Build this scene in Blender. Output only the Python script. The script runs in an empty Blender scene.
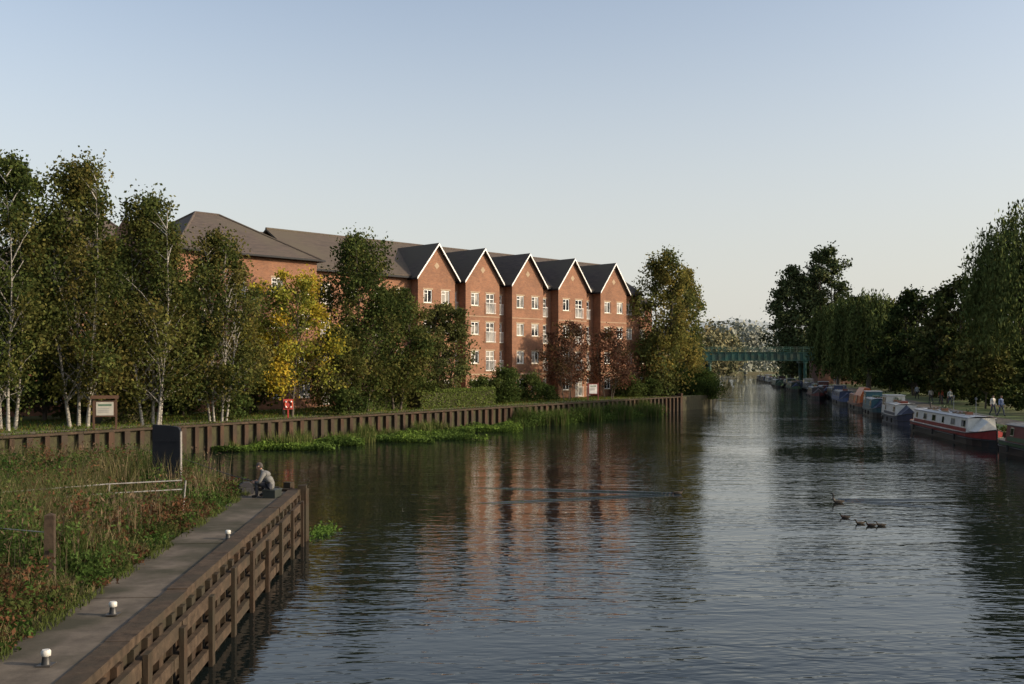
import bpy, math, random
import numpy as np
from mathutils import Vector, Matrix
random.seed(7); rng=np.random.default_rng(7)
SC=bpy.context.scene
HC=5.2
def gx(p,d): return (p-512)/1000.0*d
def top_h(py,d,z0): return (365-py)*d/1000.0+HC-z0

# ---------------------------------------------------------------- materials
def new_mat(name):
    m=bpy.data.materials.new(name); m.use_nodes=True
    nt=m.node_tree; nt.nodes.clear()
    out=nt.nodes.new('ShaderNodeOutputMaterial')
    return m,nt,out
def N(nt,t,**kw):
    n=nt.nodes.new(t)
    for k,v in kw.items(): setattr(n,k,v)
    return n
def surf(name,c1,c2=None,rough=0.8,scale=3.0,bump=0.0,detail=6,attr=False,metal=0.0,stretch=None,spec=0.4,c3=None,scale3=0.3):
    m,nt,out=new_mat(name)
    b=N(nt,'ShaderNodeBsdfPrincipled'); nt.links.new(b.outputs[0],out.inputs[0])
    b.inputs['Roughness'].default_value=rough; b.inputs['Metallic'].default_value=metal
    b.inputs['Specular IOR Level'].default_value=spec
    tc=N(nt,'ShaderNodeTexCoord'); mp=N(nt,'ShaderNodeMapping')
    nt.links.new(tc.outputs['Object'],mp.inputs[0])
    if stretch: mp.inputs['Scale'].default_value=stretch
    nz=N(nt,'ShaderNodeTexNoise'); nz.inputs['Scale'].default_value=scale; nz.inputs['Detail'].default_value=detail
    nz.inputs['Roughness'].default_value=0.65
    nt.links.new(mp.outputs[0],nz.inputs[0])
    cr=N(nt,'ShaderNodeMapRange'); cr.inputs[1].default_value=0.3; cr.inputs[2].default_value=0.7
    nt.links.new(nz.outputs[0],cr.inputs[0])
    if attr:
        at=N(nt,'ShaderNodeAttribute'); at.attribute_name='Col'
        mx=N(nt,'ShaderNodeMix',data_type='RGBA',blend_type='MULTIPLY'); mx.inputs[0].default_value=1
        g=N(nt,'ShaderNodeMapRange'); g.inputs[1].default_value=0.25; g.inputs[2].default_value=0.75
        g.inputs[3].default_value=c1; g.inputs[4].default_value=c2
        nt.links.new(nz.outputs[0],g.inputs[0]); nt.links.new(at.outputs['Color'],mx.inputs[6]); nt.links.new(g.outputs[0],mx.inputs[7])
        nt.links.new(mx.outputs[2],b.inputs['Base Color'])
    else:
        mx=N(nt,'ShaderNodeMix',data_type='RGBA')
        mx.inputs[6].default_value=(*c1,1); mx.inputs[7].default_value=(*(c2 or c1),1)
        nt.links.new(cr.outputs[0],mx.inputs[0])
        o=mx.outputs[2]
        if c3:
            n3=N(nt,'ShaderNodeTexNoise'); n3.inputs['Scale'].default_value=scale3; n3.inputs['Detail'].default_value=4
            nt.links.new(tc.outputs['Object'],n3.inputs[0])
            r3=N(nt,'ShaderNodeMapRange'); r3.inputs[1].default_value=0.42; r3.inputs[2].default_value=0.62
            nt.links.new(n3.outputs[0],r3.inputs[0])
            m3=N(nt,'ShaderNodeMix',data_type='RGBA'); m3.inputs[7].default_value=(*c3,1)
            nt.links.new(r3.outputs[0],m3.inputs[0]); nt.links.new(o,m3.inputs[6]); o=m3.outputs[2]
        nt.links.new(o,b.inputs['Base Color'])
    if bump>0:
        bp=N(nt,'ShaderNodeBump'); bp.inputs['Strength'].default_value=1.0; bp.inputs['Distance'].default_value=bump
        nt.links.new(nz.outputs[0],bp.inputs['Height']); nt.links.new(bp.outputs[0],b.inputs['Normal'])
    return m
def leaf_mat(name,trans=0.35):
    m,nt,out=new_mat(name)
    at=N(nt,'ShaderNodeAttribute'); at.attribute_name='Col'
    d=N(nt,'ShaderNodeBsdfDiffuse'); nt.links.new(at.outputs['Color'],d.inputs[0])
    if trans<=0: nt.links.new(d.outputs[0],out.inputs[0]); return m
    t=N(nt,'ShaderNodeBsdfTranslucent')
    mx=N(nt,'ShaderNodeMixShader'); mx.inputs[0].default_value=trans
    nt.links.new(at.outputs['Color'],t.inputs[0])
    nt.links.new(d.outputs[0],mx.inputs[1]); nt.links.new(t.outputs[0],mx.inputs[2])
    nt.links.new(mx.outputs[0],out.inputs[0])
    return m
M={}
M['leaf']=leaf_mat('leaves',0.36)
M['leafd']=leaf_mat('distant_leaves',0.0)
M['bark']=surf('bark',(0.05,0.04,0.03),(0.12,0.1,0.08),0.9,6,0.02,stretch=(3,3,.6))
M['birch']=surf('birch_bark',(0.05,0.045,0.04),(0.40,0.38,0.34),0.8,4,0.01,stretch=(1,1,3))
M['paint']=surf('weathered_paint',0.7,1.15,0.45,2.5,attr=True)
M['matte']=surf('matte_cloth',0.75,1.2,0.85,6,attr=True)
M['timber']=surf('weathered_timber',(0.016,0.011,0.008),(0.06,0.038,0.024),0.9,5,0.012,stretch=(1,1,.4),c3=(0.035,0.03,0.02),scale3=1.1,spec=.2)
M['coping']=surf('coping_timber',(0.024,0.017,0.012),(0.085,0.06,0.04),0.9,6,0.015,c3=(0.04,0.032,0.022),scale3=1.3,spec=.2)
M['pile']=surf('sheet_pile',(0.02,0.012,0.009),(0.085,0.05,0.032),0.9,3,0.01,stretch=(1,1,.3),c3=(0.045,0.035,0.026),scale3=.6,spec=.2)
M['concrete']=surf('path_concrete',(0.065,0.055,0.044),(0.145,0.122,0.098),0.95,2.5,0.012,c3=(0.045,0.042,0.028),scale3=.8,spec=.2)
M['gravel']=surf('towpath_gravel',(0.11,0.09,0.07),(0.19,0.16,0.12),0.95,5,0.01,c3=(0.09,0.075,0.05),scale3=.4)
M['grass']=surf('grass',(0.055,0.09,0.02),(0.11,0.15,0.04),0.95,1.5,0.03,c3=(0.08,0.085,0.03),scale3=.12)
M['soil']=surf('soil',(0.03,0.025,0.015),(0.05,0.05,0.022),0.95,3,0.03)
M['black']=surf('black_steel',(0.008,0.009,0.013),(0.014,0.016,0.02),0.6,3,spec=.2)
M['steel']=surf('galvanised_steel',(0.16,0.15,0.14),(0.34,0.33,0.31),0.6,8,metal=.3)
M['green']=surf('green_bridge_paint',(0.03,0.10,0.075),(0.045,0.125,0.10),0.65,1,c3=(0.05,0.075,0.055),scale3=.5)
M['stone']=surf('buff_stone',(0.28,0.20,0.13),(0.36,0.27,0.18),0.8,2)
M['white']=surf('white_upvc',(0.68,0.68,0.66),(0.8,0.8,0.78),0.4,2)
M['roof']=surf('roof_tiles',(0.045,0.036,0.032),(0.10,0.075,0.06),0.85,1.2,0.0,stretch=(1,1,6),c3=(0.08,0.066,0.048),scale3=.25)
m,nt,out=new_mat('window_glass'); b=N(nt,'ShaderNodeBsdfPrincipled'); nt.links.new(b.outputs[0],out.inputs[0])
b.inputs['Roughness'].default_value=0.04; b.inputs['IOR'].default_value=1.6
tc=N(nt,'ShaderNodeTexCoord'); vz=N(nt,'ShaderNodeTexNoise'); vz.inputs['Scale'].default_value=0.6; vz.inputs['Detail'].default_value=1
nt.links.new(tc.outputs['Object'],vz.inputs[0])
cr=N(nt,'ShaderNodeValToRGB'); cr.color_ramp.elements[0].position=.48; cr.color_ramp.elements[0].color=(0.012,0.014,0.018,1); cr.color_ramp.elements[1].position=.6; cr.color_ramp.elements[1].color=(0.30,0.28,0.25,1)
nt.links.new(vz.outputs[0],cr.inputs[0]); nt.links.new(cr.outputs[0],b.inputs['Base Color']); M['glass']=m
def brick_mat(name,ca,cb,mort):
    m,nt,out=new_mat(name); b=N(nt,'ShaderNodeBsdfPrincipled'); nt.links.new(b.outputs[0],out.inputs[0]); b.inputs['Roughness'].default_value=.85
    tc=N(nt,'ShaderNodeTexCoord'); sp=N(nt,'ShaderNodeSeparateXYZ'); nt.links.new(tc.outputs['Object'],sp.inputs[0])
    ad=N(nt,'ShaderNodeMath',operation='ADD'); nt.links.new(sp.outputs[0],ad.inputs[0]); nt.links.new(sp.outputs[1],ad.inputs[1])
    cb_=N(nt,'ShaderNodeCombineXYZ'); nt.links.new(ad.outputs[0],cb_.inputs[0]); nt.links.new(sp.outputs[2],cb_.inputs[1])
    br=N(nt,'ShaderNodeTexBrick'); br.inputs['Scale'].default_value=1; br.inputs['Brick Width'].default_value=.225; br.inputs['Row Height'].default_value=.075; br.inputs['Mortar Size'].default_value=.008
    br.inputs['Color1'].default_value=(*ca,1); br.inputs['Color2'].default_value=(*cb,1); br.inputs['Mortar'].default_value=(*mort,1)
    nt.links.new(cb_.outputs[0],br.inputs[0])
    nz=N(nt,'ShaderNodeTexNoise'); nz.inputs['Scale'].default_value=.5; nz.inputs['Detail'].default_value=8; nz.inputs['Roughness'].default_value=.75; nt.links.new(tc.outputs['Object'],nz.inputs[0])
    mr=N(nt,'ShaderNodeMapRange'); mr.inputs[1].default_value=.3; mr.inputs[2].default_value=.7; mr.inputs[3].default_value=.62; mr.inputs[4].default_value=1.22
    nt.links.new(nz.outputs[0],mr.inputs[0])
    mx=N(nt,'ShaderNodeMix',data_type='RGBA',blend_type='MULTIPLY'); mx.inputs[0].default_value=1
    nt.links.new(br.outputs[0],mx.inputs[6]); nt.links.new(mr.outputs[0],mx.inputs[7]); nt.links.new(mx.outputs[2],b.inputs['Base Color'])
    return m
M['brick']=brick_mat('red_brick',(0.265,0.108,0.052),(0.185,0.072,0.038),(0.21,0.15,0.10))
M['brick2']=brick_mat('dark_brick',(0.2,0.08,0.05),(0.16,0.065,0.045),(0.2,0.16,0.13))

# ---------------------------------------------------------------- mesh builder
class MB:
    def __init__(s): s.v=[];s.l=[];s.s=[];s.m=[];s.c=[];s.sm=[];s.n=0
    def add(s,v,f,mat=0,col=(.5,.5,.5),smooth=False):
        v=np.asarray(v,dtype=np.float64).reshape(-1,3); f=np.asarray(f,dtype=np.int64)
        if f.ndim==1: f=f.reshape(1,-1)
        k,q=f.shape
        s.v.append(v); s.l.append((f+s.n).ravel()); s.s.append(np.full(k,q)); s.m.append(np.full(k,mat))
        c=np.asarray(col,dtype=np.float64)
        if c.ndim==1: c=np.tile(c,(k,1))
        s.c.append(np.repeat(c[:,:3],q,axis=0)); s.sm.append(np.full(k,smooth)); s.n+=len(v)
    def box(s,a,b,mat=0,col=(.5,.5,.5)):
        x0,y0,z0=a;x1,y1,z1=b
        v=[(x0,y0,z0),(x1,y0,z0),(x1,y1,z0),(x0,y1,z0),(x0,y0,z1),(x1,y0,z1),(x1,y1,z1),(x0,y1,z1)]
        s.add(v,[(0,3,2,1),(4,5,6,7),(0,1,5,4),(1,2,6,5),(2,3,7,6),(3,0,4,7)],mat,col)
    def obox(s,c,u,w,z0,z1,hu,hw,mat=0,col=(.5,.5,.5)):
        c=np.array(c[:2]);u=np.array(u);w=np.array(w)
        p=[c-u*hu-w*hw,c+u*hu-w*hw,c+u*hu+w*hw,c-u*hu+w*hw]
        v=[(*q,z0) for q in p]+[(*q,z1) for q in p]
        s.add(v,[(0,3,2,1),(4,5,6,7),(0,1,5,4),(1,2,6,5),(2,3,7,6),(3,0,4,7)],mat,col)
    def beam(s,a,b,w,h,mat=0,col=(.5,.5,.5)):
        a=np.array(a,float);b=np.array(b,float);t=b-a;t/=np.linalg.norm(t)
        r=np.array([0,0,1.]) if abs(t[2])<.9 else np.array([1.,0,0])
        u=np.cross(t,r);u/=np.linalg.norm(u);r=np.cross(u,t)
        q=[-u*w-r*h,u*w-r*h,u*w+r*h,-u*w+r*h]
        v=[a+k/2 for k in q]+[b+k/2 for k in q]
        s.add(v,[(0,1,2,3),(4,7,6,5),(0,4,5,1),(1,5,6,2),(2,6,7,3),(3,7,4,0)],mat,col)
    def tube(s,pts,rad,n=6,mat=0,col=(.5,.5,.5),cap=True):
        pts=np.array(pts,float);rad=np.broadcast_to(np.array(rad,float),(len(pts),))
        t=np.gradient(pts,axis=0);t/=np.linalg.norm(t,axis=1)[:,None]+1e-9
        o=pts[-1]-pts[0];r=np.array([0,0,1.]) if abs(o[2])<.8*np.linalg.norm(o) else np.array([1.,0,0])
        u=np.cross(t,r);u/=np.linalg.norm(u,axis=1)[:,None]+1e-9;w=np.cross(u,t)
        a=np.linspace(0,2*np.pi,n,endpoint=False)
        v=(pts[:,None,:]+rad[:,None,None]*(np.cos(a)[None,:,None]*u[:,None,:]+np.sin(a)[None,:,None]*w[:,None,:])).reshape(-1,3)
        f=[]
        for i in range(len(pts)-1):
            for j in range(n):
                k=(j+1)%n; f.append((i*n+j,i*n+k,(i+1)*n+k,(i+1)*n+j))
        s.add(v,f,mat,col,True)
        if cap:
            s.add(v[:n],np.arange(n)[::-1],mat,col); s.add(v[-n:],np.arange(n),mat,col)
    def leaves(s,c,size,col,mat=0,asp=.6,vert=0.0):
        n=len(c)
        a=rng.normal(size=(n,3));
        if vert: a[:,2]*=(1+vert*3)
        a/=np.linalg.norm(a,axis=1)[:,None]
        b=np.cross(a,rng.normal(size=(n,3)));b/=np.linalg.norm(b,axis=1)[:,None]
        sz=np.asarray(size).reshape(-1,1)*np.ones((n,1))
        v=np.stack([c-a*sz*.5,c+b*sz*.5*asp,c+a*sz*.5,c-b*sz*.5*asp],axis=1).reshape(-1,3)
        s.add(v,np.arange(4*n).reshape(n,4),mat,col)
    def blades(s,p,h,w,lean,col,mat=0):
        n=len(p); a=rng.uniform(0,2*np.pi,n); d=np.stack([np.cos(a),np.sin(a),np.zeros(n)],1)
        a2=rng.uniform(0,2*np.pi,n); l=np.stack([np.cos(a2),np.sin(a2),np.zeros(n)],1)*(np.asarray(lean)*rng.uniform(.2,1,n)*h)[:,None]
        up=np.zeros((n,3));up[:,2]=h
        w=np.asarray(w).reshape(-1,1)*np.ones((n,1))
        mid=p+l*.3+up*.6; tip=p+l+up
        v=np.stack([p-d*w/2,p+d*w/2,mid+d*w*.4,mid-d*w*.4,tip],1).reshape(-1,3)
        i=np.arange(n)*5
        s.add(v,np.stack([i,i+1,i+2,i+3],1),mat,col)
        base=s.n-len(v)
        s.add(np.zeros((0,3)),np.stack([i+3,i+2,i+4],1)+base-s.n,mat,col)
    def build(s,name,mats,parent=None,loc=(0,0,0),rot=0,scale=1):
        me=bpy.data.meshes.new(name)
        v=np.concatenate(s.v);l=np.concatenate(s.l);z=np.concatenate(s.s);m=np.concatenate(s.m);c=np.concatenate(s.c);sm=np.concatenate(s.sm)
        me.vertices.add(len(v));me.vertices.foreach_set('co',v.astype(np.float32).ravel())
        me.loops.add(len(l));me.loops.foreach_set('vertex_index',l.astype(np.int32))
        me.polygons.add(len(z));me.polygons.foreach_set('loop_start',(np.cumsum(z)-z).astype(np.int32))
        me.polygons.foreach_set('material_index',m.astype(np.int32)); me.polygons.foreach_set('use_smooth',sm)
        at=me.color_attributes.new('Col','FLOAT_COLOR','CORNER')
        at.data.foreach_set('color',np.concatenate([c,np.ones((len(c),1))],1).astype(np.float32).ravel())
        for k in mats: me.materials.append(M[k])
        me.update(calc_edges=True); me.validate()
        o=bpy.data.objects.new(name,me); SC.collection.objects.link(o)
        o.location=loc;o.rotation_euler=(0,0,rot);o.scale=(scale,)*3
        if parent: o.parent=parent
        return o
def empty(name,loc,rot=0):
    e=bpy.data.objects.new(name,None);SC.collection.objects.link(e);e.location=loc;e.rotation_euler=(0,0,rot);e.empty_display_size=.5;return e
def lump(x,y,s=1.0,k=0.):
    return (np.sin(x*s*1.3+k)+np.sin(y*s*1.7+1.3*k+1)+np.sin((x+y)*s*.9+2.1*k)+np.sin((x-y)*s*2.3+k*.7))/4

# ---------------------------------------------------------------- river geometry
WN=np.array([-1,0.7])/1.2207; WU=np.array([0.7,1.0])/1.2207
def wall(s,off=0.0):
    return np.array([-28+0.7*(s-46),s])+WN*off
RY=[-30,20,40,63,82,100,140,186,226,350,450,560,640]
RX=[24,26,27.1,29.2,32.2,35.9,45.2,55.8,62.5,84,108,190,420]
def xb(y): return float(np.interp(y,RY,RX))
LB=[(18.9,113),(24,121),(28,138),(34,165),(44,220),(58,300),(76,400),(104,500),(190,610),(420,700),(3000,760)]
mb=MB()
Lp=[tuple(wall(-20)),tuple(wall(46)),tuple(wall(80))]+LB+[(3000,4000),(-3000,4000),(-3000,-20)]
mb.add([(x,y,1.6) for x,y in Lp],np.arange(len(Lp)))
for i in range(3+len(LB)-1):
    a,b=Lp[i],Lp[i+1]; mb.add([(*a,-1),(*b,-1),(*b,1.6),(*a,1.6)],[(0,1,2,3)],1)
Rp=[(xb(y)+2.5,y) for y in RY]+[(3000,700),(3000,-300),(26.5,-300)]
mb.add([(x,y,.85) for x,y in Rp],np.arange(len(Rp))[::-1])
for i in range(len(RY)):
    a,b=Rp[i],Rp[i+1]; mb.add([(*a,-1),(*b,-1),(*b,.85),(*a,.85)],[(0,1,2,3)],1)
mb.build('ground',['grass','soil'])
mb=MB()
ss=np.linspace(20,113,40)
for a,b in zip(ss[:-1],ss[1:]):
    q=[wall(a,.5),wall(b,.5),wall(b,2.7),wall(a,2.7)]
    mb.add([(*p,1.604) for p in q],[(0,1,2,3)])
mb.build('towpath',['gravel'])
mb=MB()
ys=np.linspace(0,340,80)
for a,b in zip(ys[:-1],ys[1:]):
    mb.add([(xb(a)+5,a,.854),(xb(a)+8,a,.854),(xb(b)+8,b,.854),(xb(b)+5,b,.854)],[(0,1,2,3)])
mb.build('footpath',['gravel'])

# water
m,nt,out=new_mat('river_water'); b=N(nt,'ShaderNodeBsdfPrincipled'); nt.links.new(b.outputs[0],out.inputs[0])
b.inputs['Base Color'].default_value=(0.007,0.010,0.010,1); b.inputs['Roughness'].default_value=0.015; b.inputs['IOR'].default_value=1.33
tc=N(nt,'ShaderNodeTexCoord')
def noise(scale,detail,st,rot=0,dist=0.0):
    mp=N(nt,'ShaderNodeMapping'); mp.inputs['Scale'].default_value=st; mp.inputs['Rotation'].default_value=(0,0,rot); nt.links.new(tc.outputs['Object'],mp.inputs[0])
    n=N(nt,'ShaderNodeTexNoise'); n.inputs['Scale'].default_value=scale; n.inputs['Detail'].default_value=detail; n.inputs['Distortion'].default_value=dist; nt.links.new(mp.outputs[0],n.inputs[0]); return n.outputs[0]
def math_(op,a,b_=None):
    n=N(nt,'ShaderNodeMath',operation=op)
    for i,x in enumerate((a,b_)):
        if x is None: continue
        if isinstance(x,(int,float)): n.inputs[i].default_value=x
        else: nt.links.new(x,n.inputs[i])
    return n.outputs[0]
w1=noise(1.5,2,(0.5,1.4,1),.2,.5); w2=noise(4.6,1,(.6,1.4,1),-.35,.4); w3=noise(.3,1,(.7,1.2,1),.1)
patch=noise(.07,3,(.5,1.7,1),.3,.6)
pr=N(nt,'ShaderNodeMapRange'); pr.inputs[1].default_value=.35; pr.inputs[2].default_value=.66; pr.inputs[3].default_value=.30; pr.inputs[4].default_value=1.2; nt.links.new(patch,pr.inputs[0])
h=math_('ADD',math_('MULTIPLY',w1,0.032),math_('MULTIPLY',w2,0.011)); h=math_('MULTIPLY',h,pr.outputs[0]); h=math_('ADD',h,math_('MULTIPLY',w3,0.03))
sx=N(nt,'ShaderNodeSeparateXYZ'); nt.links.new(tc.outputs['Object'],sx.inputs[0])
def wake(px,py_,dirx,diry,length,amp):
    global h
    X=math_('SUBTRACT',sx.outputs[0],px);Y=math_('SUBTRACT',sx.outputs[1],py_)
    u=math_('ADD',math_('MULTIPLY',X,-dirx),math_('MULTIPLY',Y,-diry)); v=math_('ABSOLUTE',math_('ADD',math_('MULTIPLY',X,-diry),math_('MULTIPLY',Y,dirx)))
    q=math_('SUBTRACT',v,math_('MULTIPLY',u,.30))
    band=math_('MULTIPLY',math_('MAXIMUM',math_('SUBTRACT',1.0,math_('DIVIDE',math_('ABSOLUTE',q),.55)),0.0),math_('SINE',math_('MULTIPLY',q,14.0)))
    fade=math_('MULTIPLY',math_('GREATER_THAN',u,0.0),math_('MAXIMUM',math_('SUBTRACT',1.0,math_('DIVIDE',u,length)),0.0))
    h=math_('ADD',h,math_('MULTIPLY',math_('MULTIPLY',band,fade),amp))
wake(gx(680,40.3),40.3,1,.05,9,.06)
wake(gx(838,38.5),38.5,-.95,.3,5,.035)
bp=N(nt,'ShaderNodeBump'); bp.inputs['Strength'].default_value=1; bp.inputs['Distance'].default_value=1.0; nt.links.new(h,bp.inputs['Height']); nt.links.new(bp.outputs[0],b.inputs['Normal'])
M['water']=m
mb=MB(); mb.add([(-400,-200,0),(3000,-200,0),(3000,900,0),(-400,900,0)],[(0,1,2,3)]); mb.build('water',['water'])

# ---------------------------------------------------------------- river wall on left bank
mb=MB()
s0,s1=22,113
a=wall(s0,.25);b_=wall(s1,.25)
c=(a+b_)/2;L=np.linalg.norm(b_-a)
mb.obox(c,WU,WN,-1,1.55,L/2,.12,0)
t=0
while t<L:
    e=min(t+random.uniform(3.5,4.5),L); p0=wall(s0,.08)+WU*t;p1=wall(s0,.08)+WU*e
    mb.obox((p0+p1)/2,WU,WN,1.55,1.67+random.uniform(-.012,.012),(e-t)/2-.01,.30+random.uniform(-.015,.015),1); t=e
n=int(L/.92)
for i in range(n+1):
    p=a+(b_-a)*i/n - WN*.30
    p=p+WU*random.uniform(-.03,.03)
    mb.obox(p,WU,WN,-1,1.548-random.uniform(0,.05),.15+random.uniform(-.03,.03),.19,0)
p=wall(s1+.2,0); mb.obox(p,WU,WN,-1,2.0,.22,.22,0)
q0=np.array(wall(s1,.0)); q1=np.array([15.5,121.])
mb.beam((*q0,.7),(*q1,.7),.3,2.0,0)
mb.build('retaining_wall',['pile','coping'])

# ---------------------------------------------------------------- quay
mb=MB()
Q0=np.array([-4.45,4.0]);Q1=np.array([-6.25,29.3]);QU=(Q1-Q0)/np.linalg.norm(Q1-Q0);QN=np.array([-QU[1],QU[0]])
if QN[0]>0: QN=-QN
PW=1.5
E=[Q0+QN*.25,Q1+QN*.25,(-8.6,30.2),(-11.5,32.6),(-20,34.8),(-36,36.5),(-60,30),(-60,2),(-6,2)]
mb.add([(x,y,1.46) for x,y in E],np.arange(len(E)))
for i in range(6):
    p,q=E[i],E[i+1]; mb.add([(*p,-1),(*q,-1),(*q,1.46),(*p,1.46)],[(0,1,2,3)],0)
mb.build('river_bank',['soil'])
QL=np.linalg.norm(Q1-Q0)
mb=MB()
t=0
while t<QL-.3:
    e=min(t+2.4,QL-.05)
    p0=Q0+QU*(t+.012);p1=Q0+QU*(e-.012)
    v=[(*(p0+QN*.32),1.5),(*(p1+QN*.32),1.5),(*(p1+QN*PW),1.5),(*(p0+QN*PW),1.5)]
    dz=random.uniform(-.01,.01)
    v=[(x,y,z+dz) for x,y,z in v]; lo=[(x,y,1.3) for x,y,z in v]
    mb.add(v+lo,[(0,1,2,3),(0,4,5,1),(1,5,6,2),(2,6,7,3),(3,7,4,0)])
    t=e
mb.build('quay_path',['concrete'])
mb=MB()
mid=(Q0+Q1)/2
mb.obox(mid+QN*.14,QU,QN,-1,1.40,QL/2,.1,0)
t=0
while t<QL:
    e=min(t+3.1,QL); cc=Q0+QU*(t+e)/2
    mb.obox(cc+QN*.14+QN*random.uniform(-.015,.015),QU,QN,1.40,1.54+random.uniform(-.012,.015),(e-t)/2-.012,.165,1); t=e
for z,hh in((1.12,.11),(.66,.10),(.20,.10)):
    t=-random.uniform(0,2)
    while t<QL:
        e=min(t+4.2,QL); cc=Q0+QU*(t+e)/2
        mb.obox(cc-QN*(.105+random.uniform(-.008,.008)),QU,QN,z-hh+random.uniform(-.015,.015),z+hh,(e-t)/2-.015,.05,1); t=e
n=int(QL/.62)
for i in range(n+1):
    p=Q0+(Q1-Q0)*i/n+QU*random.uniform(-.04,.04)
    mb.obox(p-QN*.005,QU,QN,-1,1.385+random.uniform(-.05,.01),.11+random.uniform(-.02,.02),.045,0)
    if i%3==0: mb.obox(p-QN*.195,QU,QN,-1,1.26+random.uniform(-.10,.06),.10,.036,0)
R1=np.array([-8.6,30.2]); d=(R1-Q1);dl=np.linalg.norm(d);d/=dl;dn=np.array([-d[1],d[0]])
if dn[1]<0: dn=-dn
mb.obox((Q1+R1)/2+dn*.05,d,dn,-1,1.55,dl/2,.12,0)
for i in range(6): mb.obox(Q1+d*dl*i/5+dn*.25,d,dn,-1,1.72 if i%2 else 1.56,.12,.11,0)
mb.obox(Q1-QN*.08+QU*.2,QU,QN,-1,1.66,.12,.12,0)
mb.build('timber_quay_wall',['timber','coping'])
for (p,dd) in ((46,12.3),(113,14.8),(228,21.2)):
    mb=MB();mb.tube([(0,0,0),(0,0,.02),(0,0,.12)],[.075,.06,.05],12,0,(.03,.03,.03));mb.tube([(0,0,.12),(0,0,.13),(0,0,.19),(0,0,.21)],[.045,.065,.065,.05],12,0,(.55,.54,.5))
    mb.box((-.10,-.10,-.0),(.10,.10,.012),0,(.05,.045,.04))
    mb.build('mooring_bollard',['paint'],loc=(gx(p,dd),dd,1.51),scale=.9)

# ---------------------------------------------------------------- navigation sign, post, railing
mb=MB()
prof=[(-.42,0.02),(.42,0.02),(.42,1.83),(.36,1.93),(.2,1.96),(-.42,2.0)]
n=len(prof)
v=[(x,-.06,z) for x,z in prof]+[(x,.06,z) for x,z in prof]
mb.add(v,np.arange(n));mb.add(v,np.arange(n,2*n)[::-1])
for i in range(n):
    j=(i+1)%n; mb.add([v[i],v[j],v[j+n],v[i+n]],[(0,3,2,1)])
for x in(-.3,.3): mb.box((x-.05,.06,-.3),(x+.05,.14,1.9),1)
mb.box((-.41,-.072,.3),(.41,-.06,.35),0);mb.box((-.41,-.072,1.5),(.41,-.06,1.55),0)
mb.box((.421,-.05,.12),(.44,.05,1.8),1)
mb.build('navigation_sign',['black','steel'],loc=(gx(167,29.2),29.2,1.46),rot=-.12)
mb=MB();mb.box((-.075,-.075,-.3),(.075,.075,1.27));mb.add([(-.075,-.075,1.27),(.075,-.075,1.27),(.075,.075,1.27),(-.075,.075,1.27),(0,0,1.31)],[(0,1,4),(1,2,4),(2,3,4),(3,0,4)])
mb.build('fence_post',['coping'],loc=(gx(50,16.4),16.4,1.47),rot=.2)
mb=MB()
R=[(-14.5,20.5,0),(-11.6,22,0),(-9.6,23.7,0),(-8.05,24.4,0)]
for i,(x,y,z) in enumerate(R):
    mb.tube([(x,y,1.4),(x+.03*i,y,2.38)],[.02,.02],8)
for z in(2.36,2.14):
    mb.tube([(x,y,z+.03*math.sin(x*3)) for x,y,_ in R],.016,8)
mb.tube([(gx(50,16.4),16.4,2.45),(-9.3,17.5,2.37),(-12,18.3,2.4)],.009,6)
mb.build('metal_railing',['steel'])

# ---------------------------------------------------------------- weeds on the spit
mb=MB()
def spit_pts(n,dmin=7,dmax=35.5):
    d=rng.uniform(dmin**1.5,dmax**1.5,n)**(1/1.5); 
    edge=-4.45-(d-4)*.0711-PW
    far=-.60*d-2.5
    x=far+(edge-far)*rng.uniform(0,1,n)
    back=np.where(x>-8.6,30.0,np.where(x>-11.5,30.2+(-8.6-x)*.83,32.6+(-11.5-x)*.2))
    k=(d<back-.1)&~((x<-9.1)&(x>-10.95)&(d>23.5)&(d<29.5)&(rng.random(n)<.85))
    return x[k],d[k],(edge-x)[k]
def weedcol(x,y,pal,k):
    l=lump(x,y,.55,k)+rng.normal(0,.22,len(x))
    idx=np.clip(((l+1)/2*len(pal)),0,len(pal)-1).astype(int)
    return np.array(pal)[idx]*rng.uniform(.6,1.3,(len(x),1))
palg=[(.04,.07,.018),(.07,.10,.028),(.12,.115,.05),(.19,.155,.085),(.09,.09,.032),(.045,.075,.02)]
x,y,e=spit_pts(80000)
ebr=e+.35*np.sin(y*2.1)+.25*np.sin(y*5.3)
hh=(.18+.95*np.clip(ebr/2.2,0,1))*(.6+.5*(lump(x,y,.8)+.6))*rng.uniform(.5,1.15,len(x))
hh=np.clip(hh,.08,1.4)
mb.blades(np.stack([x,y,np.full(len(x),1.45)],1),hh,rng.uniform(.008,.022,len(x)),.45,weedcol(x,y,palg,0))
yy_=rng.uniform(8,29,2500); xx_=-4.45-(yy_-4)*.0711-PW+rng.uniform(-.05,.22,2500)
k_=lump(xx_*0,yy_,1.5)>-.1; 
mb.blades(np.stack([xx_,yy_,np.full(2500,1.49)],1)[k_],rng.uniform(.05,.2,2500)[k_],.015,.9,np.tile((.08,.10,.03),(int(k_.sum()),1)))
pall=[(.035,.07,.018),(.05,.09,.022),(.065,.08,.025),(.11,.055,.03),(.05,.085,.02),(.07,.11,.03),(.04,.07,.018)]
x,y,e=spit_pts(4200)
sel=lump(x,y,.8,3)>-.45;x,y,e=x[sel],y[sel],e[sel]
c=[];cc=[]
hc=(.22+.8*np.clip(e/1.8,0,1))*rng.uniform(.4,1.3,len(x)); pc=weedcol(x,y,pall,2)
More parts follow.
